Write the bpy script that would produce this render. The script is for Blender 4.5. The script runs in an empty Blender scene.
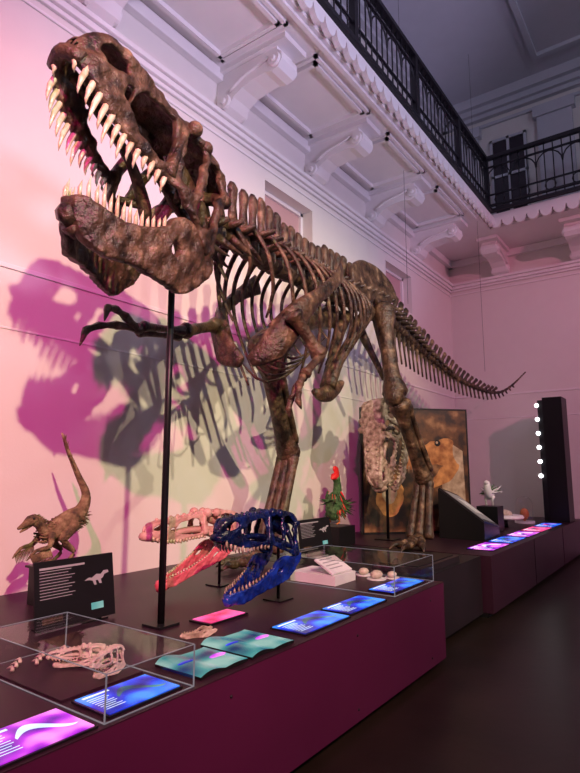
import bpy, math, random
from mathutils import Vector, Matrix
random.seed(4)
scene=bpy.context.scene
COL=scene.collection
V=Vector

# ---------------------------------------------------------------- materials
def srgb(r,g,b):
    f=lambda c:(c/255/12.92) if c/255<=0.04045 else ((c/255+0.055)/1.055)**2.4
    return (f(r),f(g),f(b),1)
def newmat(name):
    m=bpy.data.materials.new(name); m.use_nodes=True
    return m,m.node_tree.nodes,m.node_tree.links,m.node_tree.nodes['Principled BSDF']
def mat_noise(name,cols,scale=8,rough=0.6,bump=0.0,metal=0,spec=0.5,detail=6,bscale=None,lo=.3,hi=.7):
    m,n,l,p=newmat(name)
    tc=n.new('ShaderNodeTexCoord'); no=n.new('ShaderNodeTexNoise'); no.inputs['Scale'].default_value=scale
    no.inputs['Detail'].default_value=detail
    l.new(tc.outputs['Object'],no.inputs['Vector'])
    cr=n.new('ShaderNodeValToRGB'); l.new(no.outputs['Fac'],cr.inputs['Fac'])
    el=cr.color_ramp.elements
    k=len(cols)
    while len(el)<k: el.new(0.5)
    for i,c in enumerate(cols):
        el[i].position=lo+(hi-lo)*i/max(1,k-1); el[i].color=c
    l.new(cr.outputs['Color'],p.inputs['Base Color'])
    p.inputs['Roughness'].default_value=rough; p.inputs['Metallic'].default_value=metal
    p.inputs['Specular IOR Level'].default_value=spec
    if bump:
        nb=n.new('ShaderNodeTexNoise'); nb.inputs['Scale'].default_value=bscale or scale*3; nb.inputs['Detail'].default_value=8
        l.new(tc.outputs['Object'],nb.inputs['Vector'])
        bu=n.new('ShaderNodeBump'); bu.inputs['Strength'].default_value=bump; bu.inputs['Distance'].default_value=0.02
        l.new(nb.outputs['Fac'],bu.inputs['Height']); l.new(bu.outputs['Normal'],p.inputs['Normal'])
    return m
def flat(name,c,rough=0.5,k=.88,**kw):
    d=tuple(x*k for x in c[:3])+(1,)
    return mat_noise(name,[d,c],scale=kw.pop('scale',4),rough=rough,**kw)
def mat_emit(name,cols,strength,scale=6):
    m,n,l,p=newmat(name)
    tc=n.new('ShaderNodeTexCoord'); no=n.new('ShaderNodeTexNoise'); no.inputs['Scale'].default_value=scale; no.inputs['Detail'].default_value=1
    l.new(tc.outputs['Object'],no.inputs['Vector'])
    cr=n.new('ShaderNodeValToRGB'); l.new(no.outputs['Fac'],cr.inputs['Fac'])
    el=cr.color_ramp.elements
    while len(el)<len(cols): el.new(0.5)
    for i,c in enumerate(cols):
        el[i].position=0.35+0.3*i/max(1,len(cols)-1); el[i].color=c
    p.inputs['Base Color'].default_value=(0.01,0.01,0.01,1)
    l.new(cr.outputs['Color'],p.inputs['Emission Color']); p.inputs['Emission Strength'].default_value=strength
    p.inputs['Roughness'].default_value=0.2
    return m
M={}
M['bone']=mat_noise('bone_brown',[(.012,.007,.004,1),(.052,.029,.015,1),(.105,.062,.033,1),(.29,.19,.11,1)],scale=9,rough=.42,bump=.9,bscale=30,detail=9,lo=.34,hi=.72)
M['bone_pale']=mat_noise('bone_pale',[(.09,.055,.035,1),(.36,.28,.20,1),(.65,.55,.44,1)],scale=14,rough=.5,bump=.5,bscale=40)
M['tooth']=mat_noise('tooth_ivory',[(.45,.33,.17,1),(.82,.73,.53,1)],scale=20,rough=.25)
M['cast']=mat_noise('cast_tan',[(.45,.36,.28,1),(.70,.62,.50,1)],scale=20,rough=.5,bump=.3)
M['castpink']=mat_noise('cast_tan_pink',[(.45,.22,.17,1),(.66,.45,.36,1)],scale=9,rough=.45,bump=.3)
M['wall']=flat('wall_plaster',(.76,.72,.67,1),.75,k=.975,bump=.04,bscale=60)
M['trimw']=flat('trim_plaster',(.82,.79,.77,1),.6,k=.97)
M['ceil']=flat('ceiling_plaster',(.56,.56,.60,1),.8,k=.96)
M['floor']=mat_noise('floor_dark',[(.009,.006,.004,1),(.020,.012,.009,1)],scale=2,rough=.34,bump=.04,bscale=12,spec=.3)
M['plinth']=mat_noise('plinth_magenta',[(.070,.005,.036,1),(.085,.007,.044,1)],scale=1.5,rough=.45)
M['plinth_top']=mat_noise('plinth_top_maroon',[(.020,.005,.012,1),(.028,.008,.016,1)],scale=2,rough=.42,spec=.35)
M['plinth_dark']=mat_noise('plinth_dark',[(.012,.008,.012,1),(.02,.012,.018,1)],scale=2,rough=.4)
M['plinth_far']=mat_noise('plinth_plum',[(.030,.005,.018,1),(.038,.008,.024,1)],scale=2,rough=.45)
M['black']=flat('black_satin',(.008,.008,.009,1),.4,spec=.3)
M['iron']=flat('iron_dark',(.012,.010,.014,1),.45)
M['white']=flat('white_paint',(.8,.8,.8,1),.5)
M['grey']=flat('grey_print',(.35,.35,.37,1),.6)
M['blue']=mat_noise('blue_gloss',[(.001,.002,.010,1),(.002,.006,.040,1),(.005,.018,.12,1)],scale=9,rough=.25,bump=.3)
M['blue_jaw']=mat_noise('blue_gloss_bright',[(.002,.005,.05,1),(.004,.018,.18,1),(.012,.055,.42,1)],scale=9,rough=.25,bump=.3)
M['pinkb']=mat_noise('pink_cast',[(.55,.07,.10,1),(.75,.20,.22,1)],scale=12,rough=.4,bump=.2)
M['feather']=mat_noise('feather_brown',[(.04,.028,.015,1),(.17,.11,.05,1),(.34,.26,.13,1)],scale=16,rough=.8,bump=.8,bscale=60)
M['featherg']=mat_noise('feather_green',[(.01,.03,.012,1),(.04,.12,.03,1),(.1,.2,.08,1)],scale=20,rough=.8,bump=.5)
M['red']=flat('red_crest',(.7,.02,.02,1),.5)
M['orange']=flat('orange_skin',(.6,.2,.05,1),.5)
M['s_teal']=mat_emit('screen_teal',[srgb(20,60,110),srgb(70,165,165),srgb(170,215,205)],.75,5)
M['s_blue']=mat_emit('screen_blue',[srgb(10,20,120),srgb(30,60,225),srgb(60,150,255)],1.2,6)
M['s_mag']=mat_emit('screen_magenta',[srgb(60,20,140),srgb(180,40,210),srgb(255,140,230)],1.4,7)
M['s_pink']=mat_emit('screen_pink',[srgb(200,30,90),srgb(255,90,170)],1.3,7)
M['s_white']=mat_emit('screen_white',[srgb(210,230,255),srgb(255,255,255)],1.2,7)
M['bulb']=mat_emit('bulb_white',[(1,1,1,1),(.9,.95,1,1)],7,2)
M['edge']=mat_emit('acrylic_edge_glow',[(.5,.42,.5,1),(.7,.62,.7,1)],.30,6)  # weak emission stands in for light caught along the case edges
M['art']=mat_noise('artboard_print',[(.004,.003,.002,1),(.02,.010,.006,1),(.12,.05,.018,1),(.34,.18,.08,1)],scale=3.4,rough=.4,detail=8)
M['art2']=mat_noise('artboard_orange',[(.20,.06,.015,1),(.60,.28,.09,1)],scale=9,rough=.4)
M['art3']=mat_noise('artboard_cream',[(.22,.14,.08,1),(.55,.42,.28,1)],scale=9,rough=.4)
m=bpy.data.materials.new('acrylic_clear'); m.use_nodes=True; nt=m.node_tree; nt.nodes.clear()
o=nt.nodes.new('ShaderNodeOutputMaterial'); mx=nt.nodes.new('ShaderNodeMixShader'); tr=nt.nodes.new('ShaderNodeBsdfTransparent')
tr.inputs[0].default_value=(.985,.98,.985,1); gl=nt.nodes.new('ShaderNodeBsdfGlossy'); gl.inputs['Roughness'].default_value=.03
lw=nt.nodes.new('ShaderNodeLayerWeight'); pw=nt.nodes.new('ShaderNodeMath'); pw.operation='POWER'; pw.inputs[1].default_value=4
ml=nt.nodes.new('ShaderNodeMath'); ml.operation='MULTIPLY_ADD'; ml.inputs[1].default_value=.6; ml.inputs[2].default_value=.05
nt.links.new(lw.outputs['Facing'],pw.inputs[0]); nt.links.new(pw.outputs[0],ml.inputs[0]); nt.links.new(ml.outputs[0],mx.inputs[0])
nt.links.new(tr.outputs[0],mx.inputs[1]); nt.links.new(gl.outputs[0],mx.inputs[2]); nt.links.new(mx.outputs[0],o.inputs[0])
M['glass']=m
m2,n,l,p=newmat('window_pane'); no=n.new('ShaderNodeTexNoise'); no.inputs['Scale'].default_value=2; l.new(no.outputs['Fac'],p.inputs['Roughness'])
p.inputs['Base Color'].default_value=(.55,.34,.33,1); M['pane']=m2
m2,n,l,p=newmat('window_pane_night'); no=n.new('ShaderNodeTexNoise'); no.inputs['Scale'].default_value=1; mm=n.new('ShaderNodeMath'); mm.operation='MULTIPLY'; mm.inputs[1].default_value=.3
l.new(no.outputs['Fac'],mm.inputs[0]); l.new(mm.outputs[0],p.inputs['Roughness']); p.inputs['Base Color'].default_value=(.03,.022,.028,1); M['pane_night']=m2

# ---------------------------------------------------------------- geometry builder
class B:
    def __init__(s): s.v=[];s.f=[];s.mi=[];s.sm=[];s.mats=[]
    def add(s,vs,fs,mat,smooth=True):
        if mat not in s.mats: s.mats.append(mat)
        k=s.mats.index(mat); o=len(s.v)
        s.v+= [tuple(x) for x in vs]
        for f in fs:
            s.f.append([i+o for i in f]); s.mi.append(k); s.sm.append(smooth)
    def box(s,x0,x1,y0,y1,z0,z1,mat):
        vs=[(x,y,z) for z in (z0,z1) for y in (y0,y1) for x in (x0,x1)]
        s.add(vs,[(0,2,3,1),(4,5,7,6),(0,1,5,4),(2,6,7,3),(0,4,6,2),(1,3,7,5)],mat,False)
    def obox(s,c,ax,ay,az,mat):
        c=V(c);ax=V(ax);ay=V(ay);az=V(az)
        vs=[c+ax*i+ay*j+az*k for k in(-1,1) for j in(-1,1) for i in(-1,1)]
        s.add(vs,[(0,2,3,1),(4,5,7,6),(0,1,5,4),(2,6,7,3),(0,4,6,2),(1,3,7,5)],mat,False)
    def tube(s,pts,ra,mat,rb=None,seg=8,hint=(0,0,1),sub=0,smooth=True):
        P=[V(p) for p in pts]
        if not hasattr(ra,'__len__'): ra=[ra]*len(P)
        if rb is None: rb=ra
        if not hasattr(rb,'__len__'): rb=[rb]*len(P)
        if sub:
            Q=[];A=[];Bb=[]
            n=len(P)
            for i in range(n-1):
                p0=P[max(0,i-1)];p1=P[i];p2=P[i+1];p3=P[min(n-1,i+2)]
                for k in range(sub):
                    t=k/sub
                    Q.append(0.5*((2*p1)+(p2-p0)*t+(2*p0-5*p1+4*p2-p3)*t*t+(3*p1-p0-3*p2+p3)*t**3))
                    A.append(ra[i]*(1-t)+ra[i+1]*t);Bb.append(rb[i]*(1-t)+rb[i+1]*t)
            Q.append(P[-1]);A.append(ra[-1]);Bb.append(rb[-1]);P,ra,rb=Q,A,Bb
        n=len(P);vs=[];fs=[];h=V(hint)
        for i in range(n):
            T=(P[min(n-1,i+1)]-P[max(0,i-1)])
            T=T.normalized() if T.length>1e-9 else V((1,0,0))
            a=h-T*h.dot(T)
            if a.length<.08: 
                h2=V((.3,1,.2)); a=h2-T*h2.dot(T)
            a.normalize(); b=T.cross(a)
            for k in range(seg):
                th=2*math.pi*k/seg
                vs.append(P[i]+a*(ra[i]*math.cos(th))+b*(rb[i]*math.sin(th)))
        for i in range(n-1):
            for k in range(seg):
                k2=(k+1)%seg
                fs.append((i*seg+k,i*seg+k2,(i+1)*seg+k2,(i+1)*seg+k))
        fs.append(tuple(range(seg))[::-1]); fs.append(tuple((n-1)*seg+k for k in range(seg)))
        s.add(vs,fs,mat,smooth)
    def ball(s,c,r,mat,sc=(1,1,1),seg=12):
        c=V(c);vs=[];fs=[];R=8
        for i in range(1,R):
            ph=math.pi*i/R
            for k in range(seg):
                th=2*math.pi*k/seg
                vs.append((c.x+r*sc[0]*math.sin(ph)*math.cos(th),c.y+r*sc[1]*math.sin(ph)*math.sin(th),c.z+r*sc[2]*math.cos(ph)))
        t=len(vs);vs.append((c.x,c.y,c.z+r*sc[2]));vs.append((c.x,c.y,c.z-r*sc[2]))
        for i in range(R-2):
            for k in range(seg):
                k2=(k+1)%seg; fs.append((i*seg+k,(i+1)*seg+k,(i+1)*seg+k2,i*seg+k2))
        for k in range(seg):
            k2=(k+1)%seg; fs.append((t,k,k2)); fs.append((t+1,(R-2)*seg+k2,(R-2)*seg+k))
        s.add(vs,fs,mat,True)
    def finish(s,name,bevel=0):
        me=bpy.data.meshes.new(name)
        xs=[v[0] for v in s.v];ys=[v[1] for v in s.v];zs=[v[2] for v in s.v]
        c=V(((min(xs)+max(xs))/2,(min(ys)+max(ys))/2,min(zs)))
        me.from_pydata([(v[0]-c.x,v[1]-c.y,v[2]-c.z) for v in s.v],[],s.f)
        for k in s.mats: me.materials.append(M[k])
        me.polygons.foreach_set('material_index',s.mi); me.polygons.foreach_set('use_smooth',s.sm)
        me.update()
        ob=bpy.data.objects.new(name,me); ob.location=c; COL.objects.link(ob)
        if bevel:
            bv=ob.modifiers.new('b','BEVEL'); bv.width=bevel; bv.segments=2; bv.limit_method='ANGLE'
        return ob

def cr2(pts,n,closed=True):
    out=[];N=len(pts)
    for i in range(N):
        p=[V(pts[(i+k)%N]) for k in (-1,0,1,2)]
        for k in range(n):
            t=k/n
            out.append(0.5*((2*p[1])+(p[2]-p[0])*t+(2*p[0]-5*p[1]+4*p[2]-p[3])*t*t+(3*p[1]-p[0]-3*p[2]+p[3])*t**3))
    return out
def plate_geo(outline,holes,thick,voxel):
    import bmesh
    cu=bpy.data.curves.new('t','CURVE'); cu.dimensions='2D'; cu.fill_mode='BOTH'; cu.extrude=thick/2
    for loop in [outline]+holes:
        P=cr2(loop,4)
        sp=cu.splines.new('POLY'); sp.points.add(len(P)-1)
        for i,p in enumerate(P): sp.points[i].co=(p[0],p[1],0,1)
        sp.use_cyclic_u=True
    ob=bpy.data.objects.new('t',cu); COL.objects.link(ob); bpy.context.view_layer.update()
    dg=bpy.context.evaluated_depsgraph_get()
    me=bpy.data.meshes.new_from_object(ob.evaluated_get(dg))
    bpy.data.objects.remove(ob)
    bm=bmesh.new();bm.from_mesh(me);bmesh.ops.remove_doubles(bm,verts=bm.verts,dist=1e-4);bm.to_mesh(me);bm.free()
    ob=bpy.data.objects.new('t',me); COL.objects.link(ob)
    r=ob.modifiers.new('r','REMESH'); r.mode='VOXEL'; r.voxel_size=voxel
    sm=ob.modifiers.new('s','SMOOTH'); sm.factor=.5; sm.iterations=4
    bpy.context.view_layer.update(); dg=bpy.context.evaluated_depsgraph_get()
    m2=bpy.data.meshes.new_from_object(ob.evaluated_get(dg))
    vs=[tuple(v.co) for v in m2.vertices]; fs=[tuple(p.vertices) for p in m2.polygons]
    bpy.data.objects.remove(ob)
    return vs,fs
def lerp(tab,x):
    if x<=tab[0][0]: return tab[0][1]
    for (a,b),(c,d) in zip(tab,tab[1:]):
        if x<=c: return b+(d-b)*(x-a)/(c-a)
    return tab[-1][1]
def basis(o,fwd,up=(0,0,1)):
    f=V(fwd).normalized(); u=V(up); l=u.cross(f).normalized(); u=f.cross(l).normalized()
    m=Matrix((f,l,u)).transposed().to_4x4(); m.translation=V(o); return m

# ---------------------------------------------------------------- theropod skull
UP_OUT=[(1.30,0.04),(1.33,0.16),(1.29,0.27),(1.18,0.34),(1.0,0.38),(0.8,0.42),(0.62,0.46),(0.53,0.51),(0.42,0.50),(0.32,0.51),(0.2,0.53),(0.06,0.50),(-0.02,0.42),(0.02,0.30),(0.04,0.1),(-0.02,-0.10),(0.09,-0.14),(0.22,-0.08),(0.36,-0.05),(0.5,0.0),(0.7,-0.02),(0.9,-0.05),(1.05,-0.04),(1.2,0.0)]
UP_H=[[(1.25,.20),(1.20,.27),(1.09,.29),(1.04,.25),(1.12,.19),(1.2,.165)],
 [(.95,.10),(.92,.27),(.78,.34),(.66,.375),(.595,.29),(.59,.08),(.76,.05)],
 [(1.0,.10),(1.03,.18),(.98,.21),(.97,.14)],
 [(.51,.42),(.43,.45),(.34,.42),(.36,.28),(.345,.09),(.46,.06),(.50,.25)],
 [(.285,.41),(.17,.45),(.07,.36),(.12,.24),(.09,.05),(.18,-.04),(.30,.0),(.275,.22)]]
JW_OUT=[(-0.07,-.02),(0,.05),(.1,.05),(.24,.14),(.38,.14),(.5,.08),(.7,.05),(.9,.06),(1.08,.11),(1.15,.10),(1.13,-.02),(1.0,-.11),(.75,-.13),(.5,-.18),(.3,-.21),(.12,-.15),(0,-.10)]
JW_H=[[(.33,-.01),(.40,.03),(.46,-.01),(.40,-.045)]]
UP=plate_geo(UP_OUT,UP_H,.05,.013); JW=plate_geo(JW_OUT,JW_H,.06,.013)
WT=[(-.1,.27),(.15,.29),(.4,.27),(.55,.20),(.8,.165),(1.1,.135),(1.22,.11),(1.3,.06),(1.34,.02)]
WJ=[(-.1,.27),(.2,.265),(.5,.22),(.8,.15),(1.0,.10),(1.1,.055),(1.16,.02)]
TOP=[(-.02,.47),(.06,.50),(.2,.53),(.32,.51),(.42,.50),(.53,.51),(.62,.46),(.8,.42),(1.0,.38),(1.18,.34),(1.27,.28),(1.33,.16)]
BOT=[(.5,0),(.7,-.02),(.9,-.05),(1.05,-.04),(1.2,0),(1.3,.05)]
JT=[(.4,.12),(.5,.08),(.7,.05),(.9,.06),(1.08,.11),(1.15,.10)]
def skull(b,Mx,S=1,hz=1,wy=1,bone='bone',tooth='tooth',gape=30,nt=14,tl=1,jaw=True,jawmat=None,upper=True,jl=1,jh=None):
    def X(x,y,z): return Mx@V((x*S,y*S*wy,z*S*hz))
    ca,sa=math.cos(math.radians(gape)),math.sin(math.radians(gape))
    jh=jh or hz
    def XJ(x,y,z):
        z*=jh;x*=jl
        return Mx@V(((x*ca+z*sa)*S,y*S*wy,(-x*sa+z*ca-.12*hz)*S))
    nz=lambda x,z:.010*math.sin(31*x+17*z)*math.sin(23*z-11*x)+.005*math.sin(71*x)*math.cos(63*z)
    def wy_(x,z): return lerp(WT,x)*(1-.42*max(0,min(1,z/.55))**1.6)
    if upper:
        for sg in(-1,1):
            vs=[X(x,sg*(wy_(x,z)+t+nz(x,z)),z) for x,z,t in UP[0]]
            fs=UP[1] if sg<0 else [f[::-1] for f in UP[1]]
            b.add(vs,fs,bone)
        nx,nj=40,10;vs=[];fs=[]
        for lay in(0,1):
            for i in range(nx+1):
                x=1.33*i/nx; tz=lerp(TOP,x); w=wy_(x,tz)+.015
                for j in range(nj+1):
                    t=-1+2*j/nj
                    vs.append(X(x,w*t,tz-.02+.035*(1-t*t)+.014*math.sin(x*47)*math.cos(t*5)-.035*lay))
        n1=(nx+1)*(nj+1)
        for lay in(0,1):
            for i in range(nx):
                for j in range(nj):
                    a=lay*n1+i*(nj+1)+j; q=(a,a+nj+1,a+nj+2,a+1); fs.append(q if lay==0 else q[::-1])
        for i in range(nx):
            for j in(0,nj):
                a=i*(nj+1)+j; fs.append((a,a+nj+1,a+nj+1+n1,a+n1))
        b.add(vs,fs,bone)
        b.tube([X(-.06,0,.27),X(.05,0,.27),X(.2,0,.33),X(.42,0,.38)],[.05*S,.10*S,.09*S,.05*S],bone,sub=3,seg=10)
        b.tube([X(.02,-.25,.33),X(.0,-.1,.40),X(.0,.1,.40),X(.02,.25,.33)],[.05*S]*4,bone,sub=3)
        for sg in(-1,1):
            b.tube([X(.02,sg*.24,-.08),X(.06,sg*.19,.1),X(.1,sg*.12,.25)],[.05*S,.035*S,.04*S],bone,sub=3)
            b.tube([X(.06,sg*.2,.0),X(.3,sg*.12,.07),X(.6,sg*.07,.12),X(.9,sg*.04,.09),X(1.2,sg*.03,.06)],[.03*S,.05*S,.035*S,.03*S,.03*S],bone,sub=3)
            b.tube([X(.3,sg*.12,.07),X(.42,sg*.23,.02)],[.03*S,.03*S],bone)
            b.tube([X(.53,sg*.15,.43),X(.55,sg*.19,.25),X(.54,sg*.21,.03)],[.035*S,.025*S,.045*S],bone,sub=3)
            b.ball(X(.5,sg*.18,.48),.055*S,bone)
            b.ball(X(.35,sg*.19,.48),.05*S,bone)
            for q in range(6): b.ball(X(.62+.1*q,sg*.075,lerp(TOP,.62+.1*q)+.005),.022*S,bone)
        b.tube([X(1.27,-.09,.05),X(1.32,-.03,.06),X(1.32,.03,.06),X(1.27,.09,.05)],[.045*S]*4,bone,sub=2)
    if jaw:
        jm=jawmat or bone
        for sg in(-1,1):
            vs=[XJ(x,sg*(lerp(WJ,x)+t+nz(x,z)),z) for x,z,t in JW[0]]
            b.add(vs,JW[1] if sg<0 else [f[::-1] for f in JW[1]],jm)
        b.tube([XJ(1.12,-.03,.04),XJ(1.14,.0,.03),XJ(1.12,.03,.04)],[.06*S,.07*S,.06*S],jm)
        b.tube([XJ(1.04,0,-.03),XJ(1.12,0,0)],[.05*S,.06*S],jm)
    for sg in(-1,1):
        for i in range(nt):
            u=i/(nt-1)
            if upper:
                x=1.29-.74*u; r=.019*S
                L=tl*(.075+.075*math.sin(math.pi*min(1,u*1.15+.12)))*(1 if i%2 else .82)
                if i==0: L=.06*tl
                z=lerp(BOT,x); y=sg*lerp(WT,x)
                b.tube([X(x,y,z+.02),X(x-.004,y,z-.4*L),X(x-.02,y*.98,z-.8*L),X(x-.035,y*.97,z-L)],[r,r*.9,r*.5,r*.08],tooth,seg=7)
            if jaw:
                x=1.11-.62*u; L=tl*(.05+.06*math.sin(math.pi*min(1,u+.2)))*(1 if i%2 else .8); r=.015*S
                z=lerp(JT,x);y=sg*lerp(WJ,x)
                b.tube([XJ(x,y,z-.02),XJ(x,y,z+.5*L),XJ(x-.02,y*.98,z+L)],[r,r*.8,r*.08],tooth,seg=7)

# ================================================================= T. REX SKELETON
b=B()
CP=[(2.50,2.70,3.18),(3.05,2.80,3.38),(3.9,3.05,3.5),(4.8,3.27,3.63),(5.8,3.43,3.75),(6.7,3.47,3.83),(7.7,3.5,3.71),(8.8,3.48,3.45),(10,3.31,3.17),(11,2.98,3.09),(11.8,2.64,3.6)]
PATH=[]
for i in range(len(CP)-1):
    p0=V(CP[max(0,i-1)]);p1=V(CP[i]);p2=V(CP[i+1]);p3=V(CP[min(len(CP)-1,i+2)])
    for k in range(40):
        t=k/40
        PATH.append(0.5*((2*p1)+(p2-p0)*t+(2*p0-5*p1+4*p2-p3)*t*t+(3*p1-p0-3*p2+p3)*t**3))
PATH.append(V(CP[-1]))
def at(x):
    for i in range(len(PATH)-1):
        if PATH[i+1].x>=x:
            a,c=PATH[i],PATH[i+1];t=(x-a.x)/max(1e-6,c.x-a.x);p=a.lerp(c,max(0,t));T=(PATH[min(len(PATH)-1,i+3)]-PATH[max(0,i-3)]).normalized();break
    else: p=PATH[-1];T=(PATH[-1]-PATH[-4]).normalized()
    S=T.cross(V((0,0,1))).normalized();U=S.cross(T).normalized()
    return p,T,U,S
RV=[(2.5,.08),(3.3,.10),(4.5,.11),(6.3,.12),(7,.11),(8.5,.085),(10,.055),(11.8,.014)]
HV=[(2.5,.22),(2.9,.42),(3.4,.46),(4.5,.43),(6,.44),(7,.42),(8,.36),(9,.28),(10,.17),(11,.07),(11.8,.02)]
x=2.58
while x<11.78:
    st=.185 if x<7 else max(.09,.185-(x-7)*.02)
    p,T,U,S=at(x);r=lerp(RV,x);h=lerp(HV,x)
    L=st*.45
    b.tube([p-T*L,p-T*L*.5,p,p+T*L*.5,p+T*L],[r,r*.80,r*.70,r*.80,r],'bone',seg=10)
    if x<10.8:
        w=st*.28;jj=random.uniform(.90,1.08)
        lean=.05 if x<6.8 else .12
        b.tube([p+U*r*.5,p+U*(r*.6+h*.5)+T*lean*.5,p+U*(r*.6+h*.9*jj)+T*lean,p+U*(r*.6+h*jj)+T*lean],[w*1.2,w*.85,w*1.2,w*.8],'bone',rb=[.045*r/.09,.024*r/.09+.004,.036*r/.09,.016],hint=T)
    tp=r*1.0+ (.17 if 3.3<x<6.9 else (.22*max(0,1-(x-6.9)/2.6) if x>=6.9 else .09))
    if x<9.5:
        for sg in(-1,1):
            b.tube([p+U*r*.5+S*sg*r*.4,p+U*r*(.9 if x<7 else .2)+S*sg*tp+T*.03],[w*.95,w*.6],'bone',rb=[.035,.02],hint=T,seg=6)
    if x<3.2:
        for sg in(-1,1):
            b.tube([p+S*sg*r*.9-U*.03,p+S*sg*(r+.06)-U*.12+T*.05,p+S*sg*(r+.05)-U*.18+T*.22],[.035,.022,.006],'bone',sub=2,seg=6)
    if x>=7.15 and x<11.4:
        hh=max(.04,.48*(1-(x-7)/4.6))
        b.tube([p-U*r*.7+T*st*.4,p-U*(r+hh*.5)+T*(st*.5+hh*.12),p-U*(r+hh)+T*(st*.5+hh*.35)],[.028,.018,.026 if hh>.1 else .01],'bone',rb=[.03*r/.09+.005,.014,.012],hint=T,seg=6)
    x+=st
b.tube([at(5.95)[0],at(6.35)[0],at(6.8)[0]],[.12,.14,.12],'bone')
LR=[(2.95,.28),(3.2,.6),(3.45,1.0),(3.8,1.12),(4.2,1.02),(4.6,.88),(5.0,.78),(5.5,.62),(5.9,.4)]
WR=[(2.95,.13),(3.25,.26),(3.5,.36),(4.0,.44),(4.8,.46),(5.4,.40),(5.9,.30)]
x=2.98
while x<5.95:
    p,T,U,S=at(x);L=lerp(LR,x)*random.uniform(.95,1.05);W=lerp(WR,x)
    for sg in(-1,1):
        q=lambda s_,u_,t_: p+S*(sg*s_)+U*u_+T*t_
        pts=[q(.05,.05,0),q(W*.55,.08,.03),q(W*.93,-.14*L,.06),q(W*1.02,-.42*L,.10),q(W*.9,-.72*L,.12+.06*L),q(W*.62,-L,.10+.1*L)]
        b.tube(pts,[.035,.034,.032,.028,.026,.016],'bone',rb=[.026,.021,.017,.015,.013,.009],hint=T,sub=4,seg=7)
    x+=.225
for i in range(5):
    x=3.75+i*.15;p,T,U,S=at(x);z=-1.08+.06*i
    for sg in(-1,1):
        b.tube([p+U*(z-.03),p+S*sg*.15+U*(z+.02)+T*.06,p+S*sg*.30+U*(z+.16)+T*.13],[.014,.012,.006],'bone',seg=5,sub=2)
for sg in(-1,1):
    def sh(x,s_,u_):
        p,T,U,S=at(x);return p+S*sg*s_+U*u_
    b.tube([sh(4.60,.47,-.02),sh(4.25,.50,-.18),sh(3.85,.45,-.38),sh(3.58,.37,-.56),sh(3.42,.25,-.76)],[.11,.07,.075,.12,.14],'bone',rb=[.022,.028,.034,.05,.04],hint=(0,0,1),sub=4,seg=10)
    b.tube([sh(3.5,.36,-.62),sh(3.33,.22,-.84),sh(3.25,.04,-.96)],[.11,.13,.05],'bone',rb=[.05,.04,.03],sub=3,seg=10)
def longbone(p0,p1,r,e0=1.6,e1=1.5,bend=(0,0,0),flat_=1.0,hint=(0,1,0),mat='bone'):
    p0=V(p0);p1=V(p1);bd=V(bend);pts=[];ra=[]
    prof=[(0,e0*.75),(.04,e0),(.12,e0*.88),(.22,1.08),(.5,.92),(.78,1.05),(.88,e1*.85),(.95,e1),(1,e1*.75)]
    for t,k in prof:
        pts.append(p0.lerp(p1,t)+bd*math.sin(math.pi*t)); ra.append(r*k)
    b.tube(pts,[a*flat_ for a in ra],mat,rb=ra,hint=hint,seg=12,sub=2)
def hand(w,d,up,sz):
    w=V(w);d=V(d).normalized();up=V(up)
    for k,ang in enumerate((-.28,.22)):
        s_=d.cross(up).normalized(); dd=(d+s_*ang+up*(.22 if k==0 else -.16)).normalized()
        a=w+dd*sz*.35;c=a+dd*sz*.28-up*.02;e=c+dd*sz*.2-up*sz*.10;t=e+dd*sz*.08-up*sz*.24
        b.tube([w,w+dd*sz*.15,a],[.034,.024,.032],'bone',seg=7)
        b.tube([a,a.lerp(c,.5),c],[.03,.02,.028],'bone',seg=7)
        b.tube([c,c.lerp(e,.5),e,e.lerp(t,.5),t],[.026,.022,.028,.016,.003],'bone',seg=7,sub=2)
longbone((3.38,3.22,2.82),(2.92,3.12,2.66),.045); longbone((2.92,3.12,2.66),(2.48,3.08,2.60),.028); longbone((2.92,3.16,2.62),(2.48,3.12,2.56),.023)
b.ball((2.46,3.09,2.58),.042,'bone'); hand((2.44,3.09,2.58),(-1,-.1,.1),(0,0,1),.44)
longbone((3.56,2.56,2.86),(3.82,2.46,2.54),.052); longbone((3.82,2.46,2.54),(3.54,2.42,2.34),.032); longbone((3.85,2.50,2.52),(3.56,2.46,2.31),.025)
hand((3.52,2.43,2.32),(-.6,0,-.8),(-.6,0,.5),.34)
IL=plate_geo([(-.62,.02),(-.60,.28),(-.35,.44),(-.05,.50),(.3,.46),(.58,.30),(.64,.08),(.4,.0),(.2,-.08),(.16,-.2),(.02,-.16),(-.12,-.22),(-.16,-.06),(-.4,-.06)],[[(.1,-.1),(.05,-.02),(-.04,-.03),(-.06,-.11),(.02,-.13)]],.07,.02)
p,T,U,S=at(6.35)
for sg in(-1,1):
    vs=[p+T*x_+U*z_+S*(sg*(.20+.05*(x_*x_)*2-.10*max(0,z_)+t_)) for x_,z_,t_ in IL[0]]
    b.add(vs,IL[1],'bone')
    b.tube([p+S*sg*.17-U*.18-T*.12,V((5.95,3.45,3.25))+S*sg*.12,V((5.68,3.44,2.9))+S*sg*.05,V((5.47,3.42,2.56))+S*sg*.02],[.10,.07,.065,.08],'bone',sub=4,seg=10)
    b.tube([p+S*sg*.17-U*.18+T*.14,p+S*sg*.10-U*.6+T*.42,p+S*sg*.04-U*1.0+T*.70],[.085,.05,.04],'bone',sub=4,seg=9)
b.tube([(5.14,3.40,2.47),(5.3,3.41,2.45),(5.5,3.42,2.50),(5.68,3.43,2.58),(5.82,3.43,2.66)],[.03,.08,.11,.08,.03],'bone',rb=[.03,.06,.07,.06,.03],sub=4,seg=10)
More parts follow.
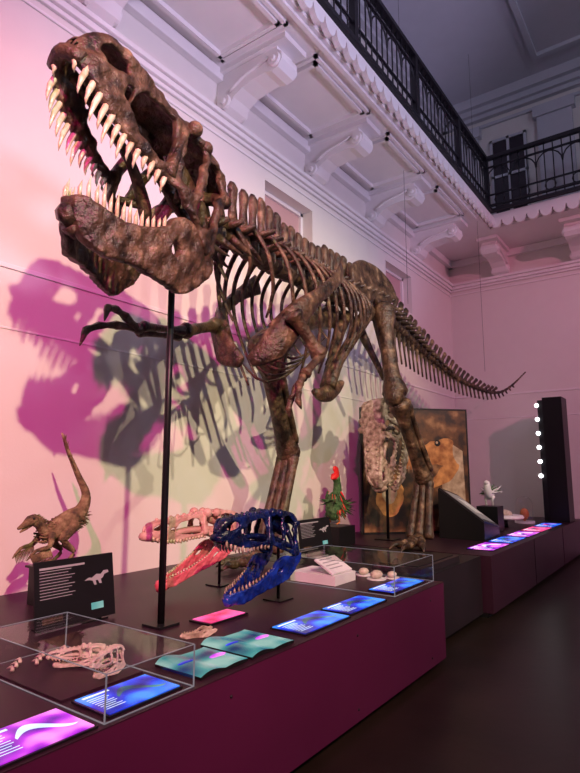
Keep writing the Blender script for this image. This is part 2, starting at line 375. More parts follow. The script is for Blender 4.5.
def foot(base,yaw,sz=1):
    base=V(base)
    for k,a in enumerate((-.38,0,.36)):
        d=V((-math.cos(yaw+a),math.sin(yaw+a),0)); L=(.50,.60,.46)[k]*sz
        P=[base+V((0,0,.11)),base+d*L*.35+V((0,0,.075)),base+d*L*.62+V((0,0,.055)),base+d*L*.84+V((0,0,.05))]
        for i in range(3):
            a_,c_=P[i],P[i+1]; r=(.066,.054,.046)[i]*sz
            b.tube([a_,a_.lerp(c_,.2),a_.lerp(c_,.5),a_.lerp(c_,.85),c_],[r*.8,r,r*.7,r*.95,r*.8],'bone',seg=9,sub=2)
        e=P[3];b.tube([e,e+d*.08+V((0,0,.01)),e+d*.18+V((0,0,-.035))],[.042,.032,.006],'bone',seg=8,sub=3)
    b.tube([base+V((.06,0,.25)),base+V((.16,.02,.13)),base+V((.12,.02,.05))],[.03,.025,.006],'bone',seg=7)
def leg(hip,knee,ank,ft,yaw,k=1):
    hip,knee,ank,ft=map(V,(hip,knee,ank,ft))
    longbone(hip,knee,.10*k,1.5,1.65,bend=(-.06,0,.05))
    b.ball(hip+V((0,0,.02)),.15,'bone')
    longbone(knee+V((.02,-.02,-.04)),ank,.085*k,1.75,1.4,bend=(-.03,0,0))
    longbone(knee+V((.08,-.11,-.08)),ank+V((.0,-.10,.1)),.034*k,1.7,1.2)
    b.ball(knee+V((-.06,0,.0)),.13*k,'bone')
    b.ball(ank,.115*k,'bone',(1,1.1,1))
    for o in (-.095,0,.095):
        longbone(ank+V((0,o*.8,-.03)),ft+V((0,o*1.3,.1)),.046*k,1.3,1.4)
    foot(ft,yaw)
leg((6.45,3.16,3.62),(6.36,2.98,2.50),(6.95,2.9,1.50),(6.70,2.88,.675),-.1)
leg((6.1,3.78,3.60),(4.34,3.46,2.82),(5.02,3.66,1.80),(4.60,3.62,.675),0,1.10)
fw=V((-.93,-.26,.45))
skull(b,basis((2.50,2.77,3.12),fw,(0,-.10,1)),S=.965,hz=1.18,wy=1.10,gape=32,tl=1.05,jl=.82,jh=1.35)
b.finish('tyrannosaurus_skeleton')

b=B()
b.tube([(2.46,2.76,.66),(2.46,2.76,2.0),(2.46,2.76,3.0)],.022,'black',seg=12)
b.box(2.38,2.54,2.68,2.84,.66,.675,'black')
b.finish('skeleton_support_pole')
b=B()
for (x,y,z) in ((8.0,3.5,4.2),(10.6,3.13,3.45)):
    b.tube([(x,y,z),(x,y,10.1)],.003,'iron',seg=5)
b.finish('suspension_cables')

# ================================================================= ROOM
D=4.4;XB=12.5;ZC=10.2;X0=-4;Y0=-6.5
b=B();b.box(X0-.3,XB+.3,Y0-.3,D+.3,-.2,0,'floor');b.finish('floor')
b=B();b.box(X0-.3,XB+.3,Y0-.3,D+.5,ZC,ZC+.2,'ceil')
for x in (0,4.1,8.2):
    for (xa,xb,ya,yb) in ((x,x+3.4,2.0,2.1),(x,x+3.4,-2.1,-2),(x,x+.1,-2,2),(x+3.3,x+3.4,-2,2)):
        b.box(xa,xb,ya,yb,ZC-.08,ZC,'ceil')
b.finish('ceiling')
b=B();T_=.35;wz0,wz1=4.7,5.47
b.box(X0,XB,D,D+T_,0,wz0,'wall')
b.box(X0,XB,D,D+T_,wz1,ZC,'wall')
for a,c in ((X0,5.5),(6.65,9.1),(10.25,XB)): b.box(a,c,D,D+T_,wz0,wz1,'wall')
b.finish('wall_left')
for i,(a,c) in enumerate(((5.5,6.65),(9.1,10.25))):
    b=B();b.box(a,c,D+.22,D+.25,wz0,wz1,'pane')
    b.box(a,c,D+.18,D+.22,wz0,wz0+.05,'trimw');b.box(a,c,D+.18,D+.22,wz1-.05,wz1,'trimw')
    b.box(a,a+.05,D+.18,D+.22,wz0,wz1,'trimw');b.box(c-.05,c,D+.18,D+.22,wz0,wz1,'trimw')
    b.finish('window_%d'%(i+1))
b=B();b.box(XB,XB+T_,Y0,D+T_,0,ZC,'wall');b.finish('wall_back')
b=B();b.box(X0-.3,XB+.3,Y0-.3,Y0,0,ZC,'wall');b.finish('wall_right')
b=B();b.box(X0-.3,X0,Y0,D+T_,0,ZC,'wall');b.finish('wall_front')
def run_left(b,z0,z1,dep,m='trimw'): b.box(X0,XB,D-dep,D,z0,z1,m)
def run_back(b,z0,z1,dep,m='trimw'): b.box(XB-dep,XB,Y0,D,z0,z1,m)
CN=((5.62,5.65,.02),(5.72,5.77,.04),(5.77,5.84,.08),(5.84,5.90,.12),(6.30,6.45,.10))
b=B()
for z0,z1,d in CN: run_left(b,z0,z1,d)
b.finish('trim_1',bevel=.01)
b=B()
for z0,z1,d in CN: run_back(b,z0,z1,d)
b.finish('trim_2',bevel=.01)
b=B();run_left(b,3.22,3.26,.014);run_left(b,2.72,2.74,.008);b.finish('trim_3',bevel=.004)
b=B();run_back(b,3.22,3.26,.014);run_back(b,2.72,2.74,.008);b.finish('trim_4',bevel=.004)
b=B();run_back(b,0,.22,.03);b.finish('baseboard_back')
b=B()
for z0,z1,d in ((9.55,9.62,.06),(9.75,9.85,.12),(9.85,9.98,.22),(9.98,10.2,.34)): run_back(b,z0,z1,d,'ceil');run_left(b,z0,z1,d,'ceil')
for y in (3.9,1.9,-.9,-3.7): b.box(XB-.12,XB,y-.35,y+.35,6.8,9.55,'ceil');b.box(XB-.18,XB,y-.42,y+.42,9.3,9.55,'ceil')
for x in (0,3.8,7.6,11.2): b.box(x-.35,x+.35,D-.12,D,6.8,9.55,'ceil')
b.finish('trim_5')
for i,(ya,yb) in enumerate(((2.5,3.3),(-.3,1.3),(-3.1,-1.5))):
    b=B();b.box(XB-.03,XB-.01,ya,yb,7.0,9.15,'pane_night')
    for y in (ya,(ya+yb)/2-.03,yb-.06): b.box(XB-.06,XB-.01,y,y+.06,7.0,9.15,'ceil')
    for z in (7.0,8.2,9.09): b.box(XB-.06,XB-.01,ya,yb,z,z+.06,'ceil')
    b.finish('window_%d'%(i+3))
YE=3.03;XE=11.13;ZS=6.45
b=B()
b.box(X0,XB,YE,D,ZS,6.75,'trimw'); b.box(XE,XB,Y0,YE,ZS,6.75,'trimw')
b.box(X0,XE,YE-.06,YE,6.50,6.66,'trimw'); b.box(XE-.06,XE,Y0,YE-.06,6.50,6.66,'trimw')
b.box(X0,XE,YE-.09,YE,6.78,6.84,'iron'); b.box(XE-.09,XE,Y0,YE-.09,6.78,6.84,'iron')
def lobe(c,ax):
    vs=[];fs=[];n=8;r=.11
    for s_ in(0,1):
        for k in range(n+1):
            th=math.pi*k/n
            off=-math.cos(th)*r;dz=-math.sin(th)*r*1.3
            if ax=='x': vs.append((c[0]+off,c[1]+s_*.07,c[2]+dz))
            else: vs.append((c[0]+s_*.07,c[1]+off,c[2]+dz))
    fs.append(tuple(range(n+1)));fs.append(tuple(range(n+1,2*n+2))[::-1])
    for k in range(n): fs.append((k,k+1,n+2+k,n+1+k))
    b.add(vs,fs,'trimw',False)
x=X0+.1
while x<XE: lobe((x,YE-.12,6.55),'x'); x+=.235
y=YE-.14
while y>Y0: lobe((XE-.12,y,6.55),'y'); y-=.235
b.box(X0,XE,YE-.12,YE,6.55,6.61,'trimw');b.box(XE-.12,XE,Y0,YE-.12,6.55,6.61,'trimw')
bx=[-2.9,-1.0,.9,2.8,4.7,6.6,8.5,10.4]
for a,c in zip(bx,bx[1:]):
    for ins,dz in ((.28,.035),(.36,.06)):
        xa,xb,ya,yb=a+ins,c-ins,YE+ins*.7,D-.06-ins*.5
        w=.045
        b.box(xa,xb,ya,ya+w,ZS-dz,ZS,'trimw');b.box(xa,xb,yb-w,yb,ZS-dz,ZS,'trimw');b.box(xa,xa+w,ya,yb,ZS-dz,ZS,'trimw');b.box(xb-w,xb,ya,yb,ZS-dz,ZS,'trimw')
    b.box(a,c,YE+.05,YE+.10,ZS-.04,ZS,'trimw')
b.finish('balcony_slab')
prof=[(0,5.90),(.10,5.88),(.20,5.93),(.27,6.02),(.40,6.09),(.58,6.12),(.74,6.13),(.84,6.10),(.93,6.12),(.99,6.20),(.98,6.29),(.92,6.34),(.92,6.40),(0,6.40)]
def bracket(pos,ax):
    bb=B();w=.15
    def pt(d,z,s_): return (pos+s_,D-d,z) if ax=='x' else (XB-d,pos+s_,z)
    n=len(prof);vs=[pt(d,z,-w) for d,z in prof]+[pt(d,z,w) for d,z in prof]
    fs=[tuple(range(n))[::-1],tuple(range(n,2*n))]+[(i,(i+1)%n,n+(i+1)%n,n+i) for i in range(n)]
    bb.add(vs,fs,'trimw',False)
    for s_ in(-w-.02,w+.02):
        for (d,z,r) in ((.89,6.22,.085),(.13,6.0,.10)):
            a=V(pt(d,z,s_*.8));c=V(pt(d,z,s_*1.08)); bb.tube([a,c],[r,r*.9],'trimw',seg=16,hint=(0,0,1),smooth=False)
            bb.tube([c,V(pt(d,z,s_*1.2))],[r*.45,r*.3],'trimw',seg=12,smooth=False)
        pp=[V(pt(d,z,s_*.95)) for d,z in ((.2,6.1),(.4,6.2),(.6,6.24),(.8,6.28))]
        bb.tube(pp,.022,'trimw',sub=2,seg=6)
    if ax=='x': bb.box(pos-.21,pos+.21,D-1.08,D,6.38,ZS,'trimw')
    else: bb.box(XB-1.08,XB,pos-.21,pos+.21,6.38,ZS,'trimw')
    bb.finish('ceiling_bracket')
for x in bx: bracket(x,'x')
for y in (3.2,1.6,-.2,-2): bracket(y,'y')
b=B();ZR0,ZR1=6.84,8.0
def rail(p0,p1):
    p0=V(p0);p1=V(p1);d=(p1-p0);L=d.length;d.normalize();s_=V((-d.y,d.x,0))
    for z,h,w in ((ZR1,.035,.05),(ZR1-.2,.015,.02),(ZR0+.12,.02,.03),(ZR0+.35,.012,.02)):
        b.obox((p0+p1)/2+V((0,0,z)),d*(L/2),s_*w,V((0,0,h)),'iron')
    k=0;t=0
    while t<L:
        c=p0+d*t
        if k%12==0: b.obox(c+V((0,0,(ZR0+ZR1)/2)),d*.045,s_*.045,V((0,0,(ZR1-ZR0)/2+.04)),'iron')
        else:
            b.tube([c+V((0,0,ZR0)),c+V((0,0,ZR1))],.012,'iron',seg=5)
        if k%3==0:
            pts=[c+d*(.24-.24*math.cos(a))+V((0,0,ZR1-.5+.28*math.sin(a))) for a in [math.pi*j/8 for j in range(9)]]
            b.tube(pts,.014,'iron',seg=5,hint=s_)
            pts=[c+d*(.24+.1*math.cos(a))+V((0,0,ZR0+.235+.1*math.sin(a))) for a in [2*math.pi*j/10 for j in range(11)]]
            b.tube(pts,.010,'iron',seg=5,hint=s_)
        k+=1;t+=.16
rail((X0,YE+.03,0),(XE+.03,YE+.03,0)); rail((XE+.03,YE+.03,0),(XE+.03,Y0,0))
b.finish('balcony_railing')

# ================================================================= PLINTHS
b=B();x0,x1,y0=-1.5,4.80,1.86
b.box(x0,x1-.03,y0+.06,D-.02,0,.05,'black'); b.box(x0,x1,y0,D-.01,.05,.655,'plinth'); b.box(x0,x1,y0,D-.01,.655,.66,'plinth_top')
for x in (-.3,.9,2.1,3.3,4.5): b.ball((x,y0,.56),.008,'black');b.ball((x,y0,.12),.008,'black')
b.finish('display_plinth')
b=B();b.box(4.82,6.45,2.12,D-.02,0,.05,'black');b.box(4.82,6.45,2.06,D-.01,.05,.655,'plinth_dark');b.box(4.82,6.45,2.06,D-.01,.655,.66,'black')
b.finish('display_plinth')
b=B();b.box(6.5,XB-.05,2.02,D-.02,0,.05,'black');b.box(6.5,XB-.03,1.96,D-.01,.05,.655,'plinth_far');b.box(6.5,XB-.03,1.96,D-.01,.655,.66,'plinth_top')
for x in (8.5,10.5): b.box(x-.004,x+.004,1.955,1.96,.05,.655,'black')
b.finish('display_plinth')
b=B();b.box(4.95,5.95,2.12,2.62,.661,.72,'plinth_dark');b.box(5.0,5.90,2.17,2.57,.72,.73,'black');b.finish('closed_display_lid')

def label(x0,x1,y0,y1,mat,mat2=None,txt='s_white',z=.661,name='illuminated_label',lines=8):
    b=B();b.box(x0-.01,x1+.01,y0-.01,y1+.01,z,z+.008,'black')
    b.box(x0,x1,y0,y1,z+.008,z+.012,mat)
    if mat2:
        n=16;vs=[];xs_=x1-x0
        for i in range(n+1):
            t=i/n; xx=x0+xs_*(.35+.6*t); c=(y0+y1)/2+.22*(y1-y0)*math.sin(t*5); w=(y1-y0)*.11*math.sin(math.pi*min(1,t*.9+.1))
            vs+= [(xx,c-w,z+.0125),(xx,c+w,z+.0125)]
        b.add(vs,[(2*i,2*i+2,2*i+3,2*i+1) for i in range(n)],mat2,False)
    b.box(x0+(x1-x0)*.05,x0+(x1-x0)*.4,y1-(y1-y0)*.14,y1-(y1-y0)*.08,z+.0122,z+.0132,txt)
    for i in range(lines):
        yy=y1-(y1-y0)*(.24+.08*i)
        b.box(x0+(x1-x0)*.05,x0+(x1-x0)*(.30-.05*(i%3==2)),yy-.0025,yy+.001,z+.0122,z+.0132,txt)
    b.finish(name)
label(.55,.98,1.89,2.14,'s_mag','s_blue')
label(1.03,1.38,1.89,2.14,'s_mag','s_white')
label(2.80,3.30,1.92,2.16,'s_blue','s_teal')
label(3.36,3.86,1.94,2.16,'s_blue','s_teal')
def book(x0,x1,y0,y1,mat,mat2):
    b=B();n=14;vt=[];z=.661
    for i in range(n+1):
        t=i/n;xx=x0+(x1-x0)*t;hgt=.012+.012*abs(math.sin(t*math.pi*2))*(1-.3*t);sk=.03*math.sin(t*math.pi*2)
        vt+=[(xx,y0+sk*.3,z+hgt),(xx,y1+sk,z+hgt),(xx,y0+sk*.3,z),(xx,y1+sk,z)]
    fs=[];g=[]
    for i in range(n):
        a=4*i;c=4*(i+1)
        fs.append((a,c,c+1,a+1));g+=[(a+2,a+3,c+3,c+2),(a,a+2,c+2,c),(a+1,c+1,c+3,a+3)]
    g+=[(0,1,3,2),(4*n,4*n+2,4*n+3,4*n+1)]
    b.add(vt,fs,mat,True);b.add(vt,g,'black',False)
    b.ball((x0+(x1-x0)*.78,y0+(y1-y0)*.45,z+.02),.04,mat2,(1.4,.6,.1));b.ball((x0+(x1-x0)*.25,y0+(y1-y0)*.6,z+.022),.035,'s_blue',(1.5,.4,.1))
    b.finish('illuminated_label')
book(1.95,2.28,1.91,2.22,'s_teal','s_mag'); book(2.30,2.66,1.90,2.26,'s_teal','s_mag')
for i,x in enumerate((6.9,7.75,8.6,9.45,10.3)):
    label(x,x+.72,2.06,2.36,('s_mag','s_blue','s_mag','s_pink','s_blue')[i],('s_white','s_teal','s_white','s_teal','s_pink')[i])
b=B()
b.box(2.62,2.98,2.50,2.68,.661,.672,'black');b.box(2.64,2.96,2.51,2.67,.672,.676,'s_pink');b.finish('illuminated_label')

def case(x0,x1,y0,y1,z0,h):
    b=B();z1=z0+h
    c=[(x0,y0,z0),(x1,y0,z0),(x1,y1,z0),(x0,y1,z0),(x0,y0,z1),(x1,y0,z1),(x1,y1,z1),(x0,y1,z1)]
    b.add(c,[(0,1,5,4),(1,2,6,5),(2,3,7,6),(3,0,4,7),(4,5,6,7)],'glass',False)
    e=.0025
    for x in(x0,x1):
        for y in(y0,y1): b.box(x-e,x+e,y-e,y+e,z0,z1,'edge')
        b.box(x-e,x+e,y0,y1,z1,z1+e,'edge');b.box(x-e,x+e,y0,y1,z0,z0+.004,'edge')
    for y in(y0,y1): b.box(x0,x1,y-e,y+e,z1,z1+e,'edge');b.box(x0,x1,y-e,y+e,z0,z0+.004,'edge')
    b.finish('acrylic_display_case')
case(1.42,1.88,1.885,2.86,.661,.175)
case(4.02,4.78,1.94,3.05,.661,.215)
b=B();b.box(1.44,1.86,2.2,2.84,.661,.669,'plinth_top')
b.finish('case_base_board')
b=B();skull(b,basis((1.80,2.42,.717),(-.80,.60,0.02)),S=.19,hz=.5,wy=.6,bone='cast',tooth='tooth',gape=6,nt=10,tl=.7);b.finish('small_skull_cast')
b=B();skull(b,basis((1.78,2.27,.730),(-.9,-.1,.03)),S=.13,hz=1.0,wy=.8,bone='cast',tooth='tooth',gape=10,nt=8,tl=.8);b.finish('small_skull_cast')
b=B()
for i in range(9):
    x=1.48+.04*i;y=2.66+.04*(i%3);b.tube([(x,y,.682),(x+.012,y+.025,.692),(x+.004,y+.055,.681)],[.010,.008,.002],'cast',sub=2)
b.finish('fossil_teeth')
label(1.47,1.83,1.92,2.15,'s_blue','s_teal',z=.662,name='case_label')
b=B();skull(b,basis((2.50,2.36,.715),(-.9,.35,0)),S=.17,hz=.8,wy=.7,bone='bone_pale',gape=6,nt=7,tl=.8,upper=False);b.finish('fossil_jaw')
b=B();b.box(4.08,4.42,2.5,2.95,.662,.74,'white');b.obox((4.25,2.62,.80),(.16,0,0),(0,.09,.05),(0,-.003,.006),'white')
for i in range(5): b.obox((4.23,2.58+.035*i,.785+.0195*i),(.10,0,0),(0,.004,.002),(0,-.001,.003),'grey')
b.finish('specimen_box')
b=B()
for i,(x,y,r) in enumerate(((4.60,2.75,.06),(4.66,2.55,.055),(4.56,2.37,.065),(4.68,2.28,.05))):
    b.tube([(x,y,.662),(x,y,.67)],[r*1.3,r*1.3],'white',seg=20,smooth=False); b.ball((x,y,.67+r*.5),r,'cast',(1,.8,.55))
b.finish('fossil_specimens')
label(4.1,4.7,1.99,2.2,'s_blue','s_teal',z=.662,name='case_label')

# ---- other skulls
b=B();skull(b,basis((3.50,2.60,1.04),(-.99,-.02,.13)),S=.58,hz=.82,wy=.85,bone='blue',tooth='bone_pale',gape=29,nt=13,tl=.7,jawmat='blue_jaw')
b.tube([(3.44,2.60,.661),(3.44,2.60,1.04)],.012,'black',seg=8);b.box(3.36,3.52,2.52,2.68,.661,.67,'black')
b.finish('blue_theropod_skull')
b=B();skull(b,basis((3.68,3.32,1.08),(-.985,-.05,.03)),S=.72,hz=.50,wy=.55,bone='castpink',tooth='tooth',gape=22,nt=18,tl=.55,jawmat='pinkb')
b.tube([(3.58,3.32,.661),(3.58,3.32,1.06)],.012,'black',seg=8);b.box(3.50,3.66,3.24,3.40,.661,.67,'black')
b.finish('long_snouted_skull')
b=B();skull(b,basis((7.15,3.50,2.40),(-.38,-.10,-.91),(-.9,0,.3)),S=.88,hz=.92,wy=1.0,bone='bone_pale',tooth='tooth',gape=18,nt=12,tl=.9)
b.tube([(7.22,3.56,.661),(7.22,3.56,2.2)],.02,'black',seg=8);b.box(7.08,7.34,3.43,3.70,.661,.675,'black')
b.finish('carnivore_skull')

# ---- artwork board
b=B();p0=V((7.55,4.15,0));p1=V((8.85,2.95,0));c=(p0+p1)/2;d=(p1-p0);L=d.length;d.normalize();nrm=V((-d.y,d.x,0))
if nrm.dot(V((-1,-1,0)))<0: nrm=-nrm
b.obox(c+V((0,0,1.611)),d*(L/2),nrm*.03,V((0,0,.95)),'black')
b.obox(c+V((0,0,1.611))+nrm*.032,d*(L/2-.03),nrm*.003,V((0,0,.92)),'art')
def poly(pts,mat,off):
    b.add([c+d*px+V((0,0,pz))+nrm*off for px,pz in pts],[tuple(range(len(pts)))],mat,False)
def disc(cx,cz,rx,rz,mat,off):
    poly([(cx+rx*math.cos(2*math.pi*k/28)*(1+.08*math.sin(k*1.7)),cz+rz*math.sin(2*math.pi*k/28)) for k in range(28)],mat,off)
def place(pts,cx,cz,s_,ang,flip=1):
    ca,sa=math.cos(ang),math.sin(ang)
    return [(cx+flip*s_*(x*ca-z*sa),cz+s_*(x*sa+z*ca)) for x,z in pts]
poly([(.45,1.7),(.62,2.0),(.78,1.9),(.80,1.0),(.72,.75),(.30,.75),(.40,1.2)],'art3',.0362)
poly(place([tuple(q[:2]) for q in cr2(UP_OUT,3)],.66,1.75,.70,-.15,-1),'art2',.0365)
poly(place([tuple(q[:2]) for q in cr2(JW_OUT,3)],.66,1.68,.70,-.55,-1),'art2',.0368)
disc(.36,2.02,.05,.05,'black',.038);disc(.35,2.03,.02,.02,'art3',.039)
for k in range(7): poly([(.16-.06*k,1.72-.01*k),(.19-.06*k,1.72-.01*k),(.172-.06*k,1.60-.01*k)],'art3',.0385)
disc(-.45,1.25,.22,.34,'art2',.0365);disc(-.45,1.3,.12,.2,'art3',.037)
b.finish('artwork_board')

def sign(x0,x1,y,z0,z1,lean,acc):
    b=B();t=.012
    b.obox(((x0+x1)/2,y+lean/2,(z0+z1)/2),((x1-x0)/2,0,0),(0,t/2,0),(0,lean/2,(z1-z0)/2),'black')
    u=V((0,lean,z1-z0)).normalized();w=x1-x0;o=V((x0,y-t/2-.002,z0));H=z1-z0
    for i in range(11):
        zz=.9-.045*i; ln=(.55 if i==0 else .42-.04*(i%3))*w
        b.obox(o+u*(H*zz)+V((.06*w+ln/2,0,0)),(ln/2,0,0),(0,.001,0),u*(.006 if i==0 else .0018),'grey')
    pts=[(.60,.62),(.66,.66),(.70,.65),(.76,.70),(.82,.69),(.86,.74),(.92,.74),(.93,.70),(.87,.68),(.85,.63),(.82,.61),(.83,.54),(.80,.54),(.78,.60),(.75,.60),(.76,.53),(.73,.53),(.71,.60),(.66,.62)]
    b.add([o+V((px*w,0,0))+u*(pz*H) for px,pz in pts],[tuple(range(len(pts)))],'grey',False)
    b.obox(o+u*(H*.2)+V((.76*w,0,0)),(.08*w,0,0),(0,.001,0),u*.02,'s_teal' if acc else 'grey')
    b.obox(o+u*(H*.12)+V((.2*w,0,0)),(.12*w,0,0),(0,.001,0),u*.016,'bone')
    b.box(x0+.05,x1-.05,y,y+.12,.661,.67,'black'); b.box(x0+.1,x0+.13,y+.0,y+.02,.661,z0+.05,'black');b.box(x1-.13,x1-.1,y+.0,y+.02,.661,z0+.05,'black')
    b.finish('text_panel')
sign(1.88,2.43,3.17,.68,1.06,.06,True)
sign(5.1,5.75,3.55,.72,1.06,.05,True)

# ---- feathered raptor model
b=B();Y=3.8
b.tube([(2.40,Y+.05,1.88),(2.455,Y+.04,1.74),(2.54,Y+.02,1.56),(2.60,Y,1.42),(2.57,Y,1.31),(2.49,Y,1.25),(2.40,Y-.01,1.20),(2.32,Y-.02,1.16),(2.26,Y-.03,1.18),(2.21,Y-.04,1.23),(2.16,Y-.05,1.26)],[.006,.014,.022,.032,.05,.075,.08,.06,.036,.03,.036],'feather',sub=5,seg=12,hint=(0,1,0))
b.tube([(2.18,Y-.05,1.27),(2.14,Y-.055,1.26),(2.09,Y-.07,1.235),(2.04,Y-.08,1.215)],[.034,.038,.022,.008],'feather',sub=3,seg=10)
b.tube([(2.15,Y-.05,1.235),(2.10,Y-.065,1.21),(2.06,Y-.075,1.19)],[.018,.013,.005],'feather',sub=2,seg=8)
for sg in(-1,1):
    b.tube([(2.48,Y+sg*.06,1.22),(2.38,Y+sg*.08,1.11),(2.47,Y+sg*.08,1.02),(2.42,Y+sg*.08,.955)],[.055,.035,.016,.012],'feather',sub=4)
    for a in(-.4,0,.4): b.tube([(2.43,Y+sg*.08,.955),(2.37,Y+sg*.08+a*.06,.950),(2.335,Y+sg*.08+a*.09,.945)],[.011,.008,.003],'feather',sub=2)
    b.tube([(2.30,Y+sg*.06,1.16),(2.26,Y+sg*.11,1.08),(2.17,Y+sg*.10,1.06),(2.11,Y+sg*.09,1.00)],[.028,.018,.012,.004],'feather',sub=3)
    b.ball((2.145,Y-.055+sg*.034,1.275),.008,'black')
def tuft(p,dr,L,r,mat='feather'):
    p=V(p);dr=V(dr);b.tube([p,p+dr*L*.5,p+dr*L],[r,r*.8,r*.1],mat,rb=[r*.35,r*.3,r*.05],seg=5)
for i in range(340):
    t=random.random();px=2.22+.38*t;ang=random.uniform(0,2*math.pi);r=.058*math.sin(math.pi*(.15+.8*t))+.016
    c0=V((px,Y,1.15+.11*t));dy,dz=math.cos(ang),math.sin(ang)
    tuft(c0+V((0,dy*r,dz*r)),V((.8,dy*.25,dz*.25-.15)).normalized(),.03+.025*random.random(),.006)
for i in range(150):
    t=random.random();z=1.36+.48*t;px=2.60-.19*t+.015*math.sin(t*6)
    tuft((px,Y+.01,z),V((random.uniform(-.3,.3)-.2,random.uniform(-.4,.4),.9)).normalized(),.045,.006)
for sg in(-1,1):
    for i in range(14): tuft((2.26-.01*i,Y+sg*.10,1.07-.003*i),V((.35,sg*.2,-.9)).normalized(),.09,.008)
for i in range(14): tuft((2.17+.006*i,Y-.05,1.285-.004*i),V((.8,random.uniform(-.2,.2),.35)).normalized(),.04,.006)
b.finish('feathered_raptor_model')
b=B();b.box(2.27,2.58,Y-.15,Y+.15,.661,.915,'black');b.box(2.25,2.60,Y-.17,Y+.17,.915,.930,'black');b.finish('model_stand')

# ---- red crested model
b=B();X,Y=6.35,3.88
b.tube([(X-.02,Y,.98),(X-.05,Y,1.10),(X,Y,1.22),(X+.06,Y,1.32),(X+.06,Y,1.45),(X+.02,Y,1.52)],[.05,.10,.11,.06,.045,.06],'featherg',sub=4,seg=12,hint=(0,1,0))
b.tube([(X+.03,Y,1.52),(X-.04,Y-.01,1.52),(X-.11,Y-.02,1.49)],[.055,.045,.008],'red',sub=3)
b.tube([(X+.07,Y,1.50),(X+.04,Y,1.60),(X-.03,Y,1.63)],[.05,.06,.02],'red',rb=[.02,.02,.01],sub=3,hint=(1,0,0))
for sg in(-1,1): b.tube([(X,Y+sg*.06,1.1),(X-.04,Y+sg*.07,1.02),(X,Y+sg*.07,.95),(X-.08,Y+sg*.07,.925)],[.04,.02,.012,.008],'orange',sub=3)
for i in range(150):
    a=random.uniform(0,6.28);z=random.uniform(1.05,1.34)
    tuft((X+.09*math.cos(a),Y+.09*math.sin(a),z),V((.4*math.cos(a)+.2,.4*math.sin(a),-.7)).normalized(),.10,.014,'red' if random.random()<.2 else 'featherg')
for i in range(26): tuft((X+.10,Y,1.15),V((.8,random.uniform(-.35,.35),random.uniform(-.5,.3))).normalized(),.30,.016,'featherg')
for i in range(20): tuft((X-.03,Y,1.2),V((-.8,random.uniform(-.9,.9),random.uniform(-.3,.3))).normalized(),.2,.014,'featherg')
b.finish('crested_dinosaur_model')
b=B();b.box(X-.2,X+.2,Y-.18,Y+.18,.661,.9,'black');b.finish('model_stand')

# ---- interactive lectern
b=B();x0,x1,y0,y1=7.80,8.50,2.42,3.05
vs=[(x0,y0,.661),(x1,y0,.661),(x1,y1,.661),(x0,y1,.661),(x0,y0,.90),(x1,y0,.78),(x1,y1,1.23),(x0,y1,1.35)]
b.add(vs,[(3,2,1,0),(0,1,5,4),(1,2,6,5),(2,3,7,6),(3,0,4,7),(4,5,6,7)],'black',False)
ax=V((x1-x0,0,-.12)).normalized();ay=V((0,y1-y0,.45)).normalized();nn=ax.cross(ay).normalized();c=V(((x0+x1)/2,(y0+y1)/2,1.065))
b.obox(c+nn*.012,ax*.35,ay*.38,nn*.01,'iron');b.obox(c+nn*.024,ax*.29,ay*.31,nn*.002,'grey')
b.obox(c+nn*.03+ax*.03,ax*.16,ay*.16,nn*.002,'white')
b.finish('interactive_lectern')
b=B();X,Y=9.1,2.72
b.box(X-.16,X+.16,Y-.16,Y+.16,.661,1.05,'black')
b.tube([(X+.2,Y,1.28),(X+.1,Y,1.24),(X,Y,1.22),(X-.08,Y,1.30),(X-.1,Y,1.4),(X-.16,Y,1.42)],[.015,.05,.08,.06,.05,.02],'white',sub=4,hint=(0,1,0))
for sg in(-1,1): b.tube([(X,Y+sg*.05,1.2),(X-.03,Y+sg*.05,1.13),(X,Y+sg*.05,1.055)],[.04,.02,.015],'white',sub=2)
for i in range(60): tuft((X+random.uniform(-.1,.15),Y+random.uniform(-.06,.06),1.25),V((.5,random.uniform(-.8,.8),random.uniform(-.3,.8))).normalized(),.18,.018,'white' if i%2 else 'featherg')
b.finish('white_feathered_model')
b=B();X,Y=9.95,2.75
b.tube([(X,Y,.661),(X,Y,.80)],[.06,.06],'black',seg=16);b.tube([(X,Y,.80),(X,Y,.82),(X,Y,.86)],[.30,.32,.30],'white',seg=28,smooth=False);b.ball((X,Y,.88),.14,'cast',(1,1,.5))
b.finish('nest_model')
b=B();X,Y=10.9,2.65
b.tube([(X,Y,.661),(X,Y,.70)],[.17,.17],'white',seg=24,smooth=False)
b.tube([(X,Y,.70),(X,Y,1.0),(X,Y,1.10),(X,Y,1.14)],[.15,.15,.11,.02],'glass',seg=24,sub=3);b.ball((X,Y,.82),.08,'orange',(1,1,1.3));b.tube([(X,Y,.70),(X,Y,.80)],.02,'orange')
b.finish('glass_cloche')
b=B();b.box(11.45,11.95,2.0,2.34,.661,2.98,'black');b.finish('black_display_column')
b=B();b.box(11.60,11.68,2.36,2.46,.661,2.95,'iron')
for i in range(6): b.ball((11.58,2.47,2.85-.27*i),.04,'bulb')
b.finish('bulb_light_strip')

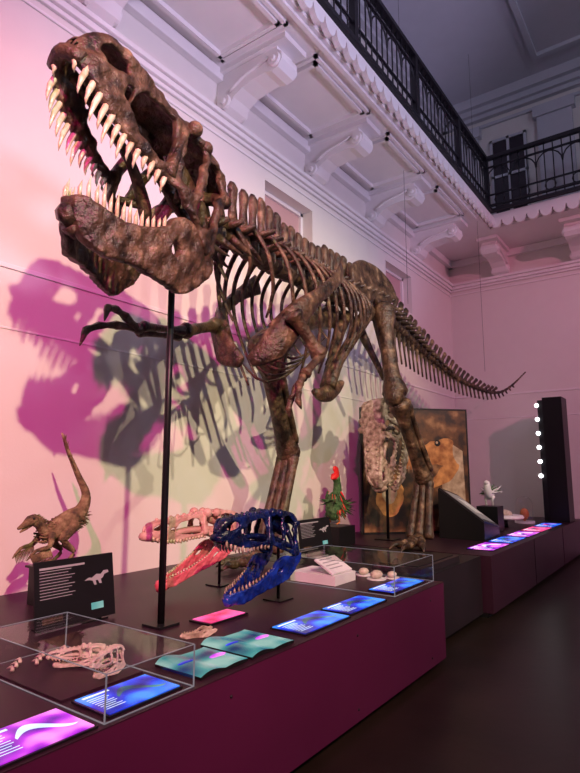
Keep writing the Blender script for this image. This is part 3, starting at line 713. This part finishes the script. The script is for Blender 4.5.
# ================================================================= LIGHTS
def spot(name,loc,tgt,W,col,ang=70,blend=.7,size=.08):
    ld=bpy.data.lights.new(name,'SPOT');ld.energy=W;ld.color=col;ld.spot_size=math.radians(ang);ld.spot_blend=blend;ld.shadow_soft_size=size
    o=bpy.data.objects.new(name,ld);o.location=loc;o.rotation_euler=(V(tgt)-V(loc)).to_track_quat('-Z','Y').to_euler();COL.objects.link(o)
spot('spotlight_warm',(-1.1,-3.1,5.7),(3.9,4.2,1.8),2500,(1,.83,.50),56,.85,.07)
spot('spotlight_magenta',(-3.0,-2.4,6.3),(2.6,4.2,2.2),2700,(1,.02,.42),52,.9,.07)
spot('spotlight_warm_far',(4.2,-4.2,6.3),(7.0,4.2,2.0),1600,(1,.84,.56),50,.7,.05)
spot('spotlight_pink_far',(6.5,-4,6),(12,3,3),1000,(1,.28,.48),60,.8,.06)
spot('fill_lilac',(4,-4.5,3.2),(6.0,3.6,7.2),1400,(.72,.60,1),62,.6,.4)  # unseen lamp, added as lilac fill for soffit and scalloped balcony edge
spot('fill_lilac',(0,-4.0,3.2),(1.0,4,6.6),950,(.84,.70,1),66,.7,.4)  # second added fill, aimed at the near soffit
ld=bpy.data.lights.new('upper_hall_fill','POINT');ld.energy=240;ld.color=(.64,.68,1);ld.shadow_soft_size=.4  # unseen bluish fill, added to brighten the upper hall; no fixture
o=bpy.data.objects.new('upper_hall_fill',ld);o.location=(5,-3,8.3);COL.objects.link(o)
w=bpy.data.worlds.new('world');scene.world=w;w.use_nodes=True;w.node_tree.nodes['Background'].inputs[0].default_value=(.05,.04,.08,1);w.node_tree.nodes['Background'].inputs[1].default_value=.3
scene.view_settings.view_transform='Standard'
# ================================================================= CAMERA
th=math.atan2(410,566);ph=math.atan(84/560)
Fh=V((math.cos(th),math.sin(th),0));R=V((math.sin(th),-math.cos(th),0))
F=Fh*math.cos(ph)+V((0,0,math.sin(ph)));U=R.cross(F)
cd=bpy.data.cameras.new('camera');cd.sensor_fit='VERTICAL';cd.sensor_height=36;cd.lens=560/773*36;cd.clip_start=.05
co=bpy.data.objects.new('camera',cd);mw=Matrix((R,U,-F)).transposed().to_4x4();mw.translation=V((0,0,1.6));co.matrix_world=mw;COL.objects.link(co);scene.camera=co
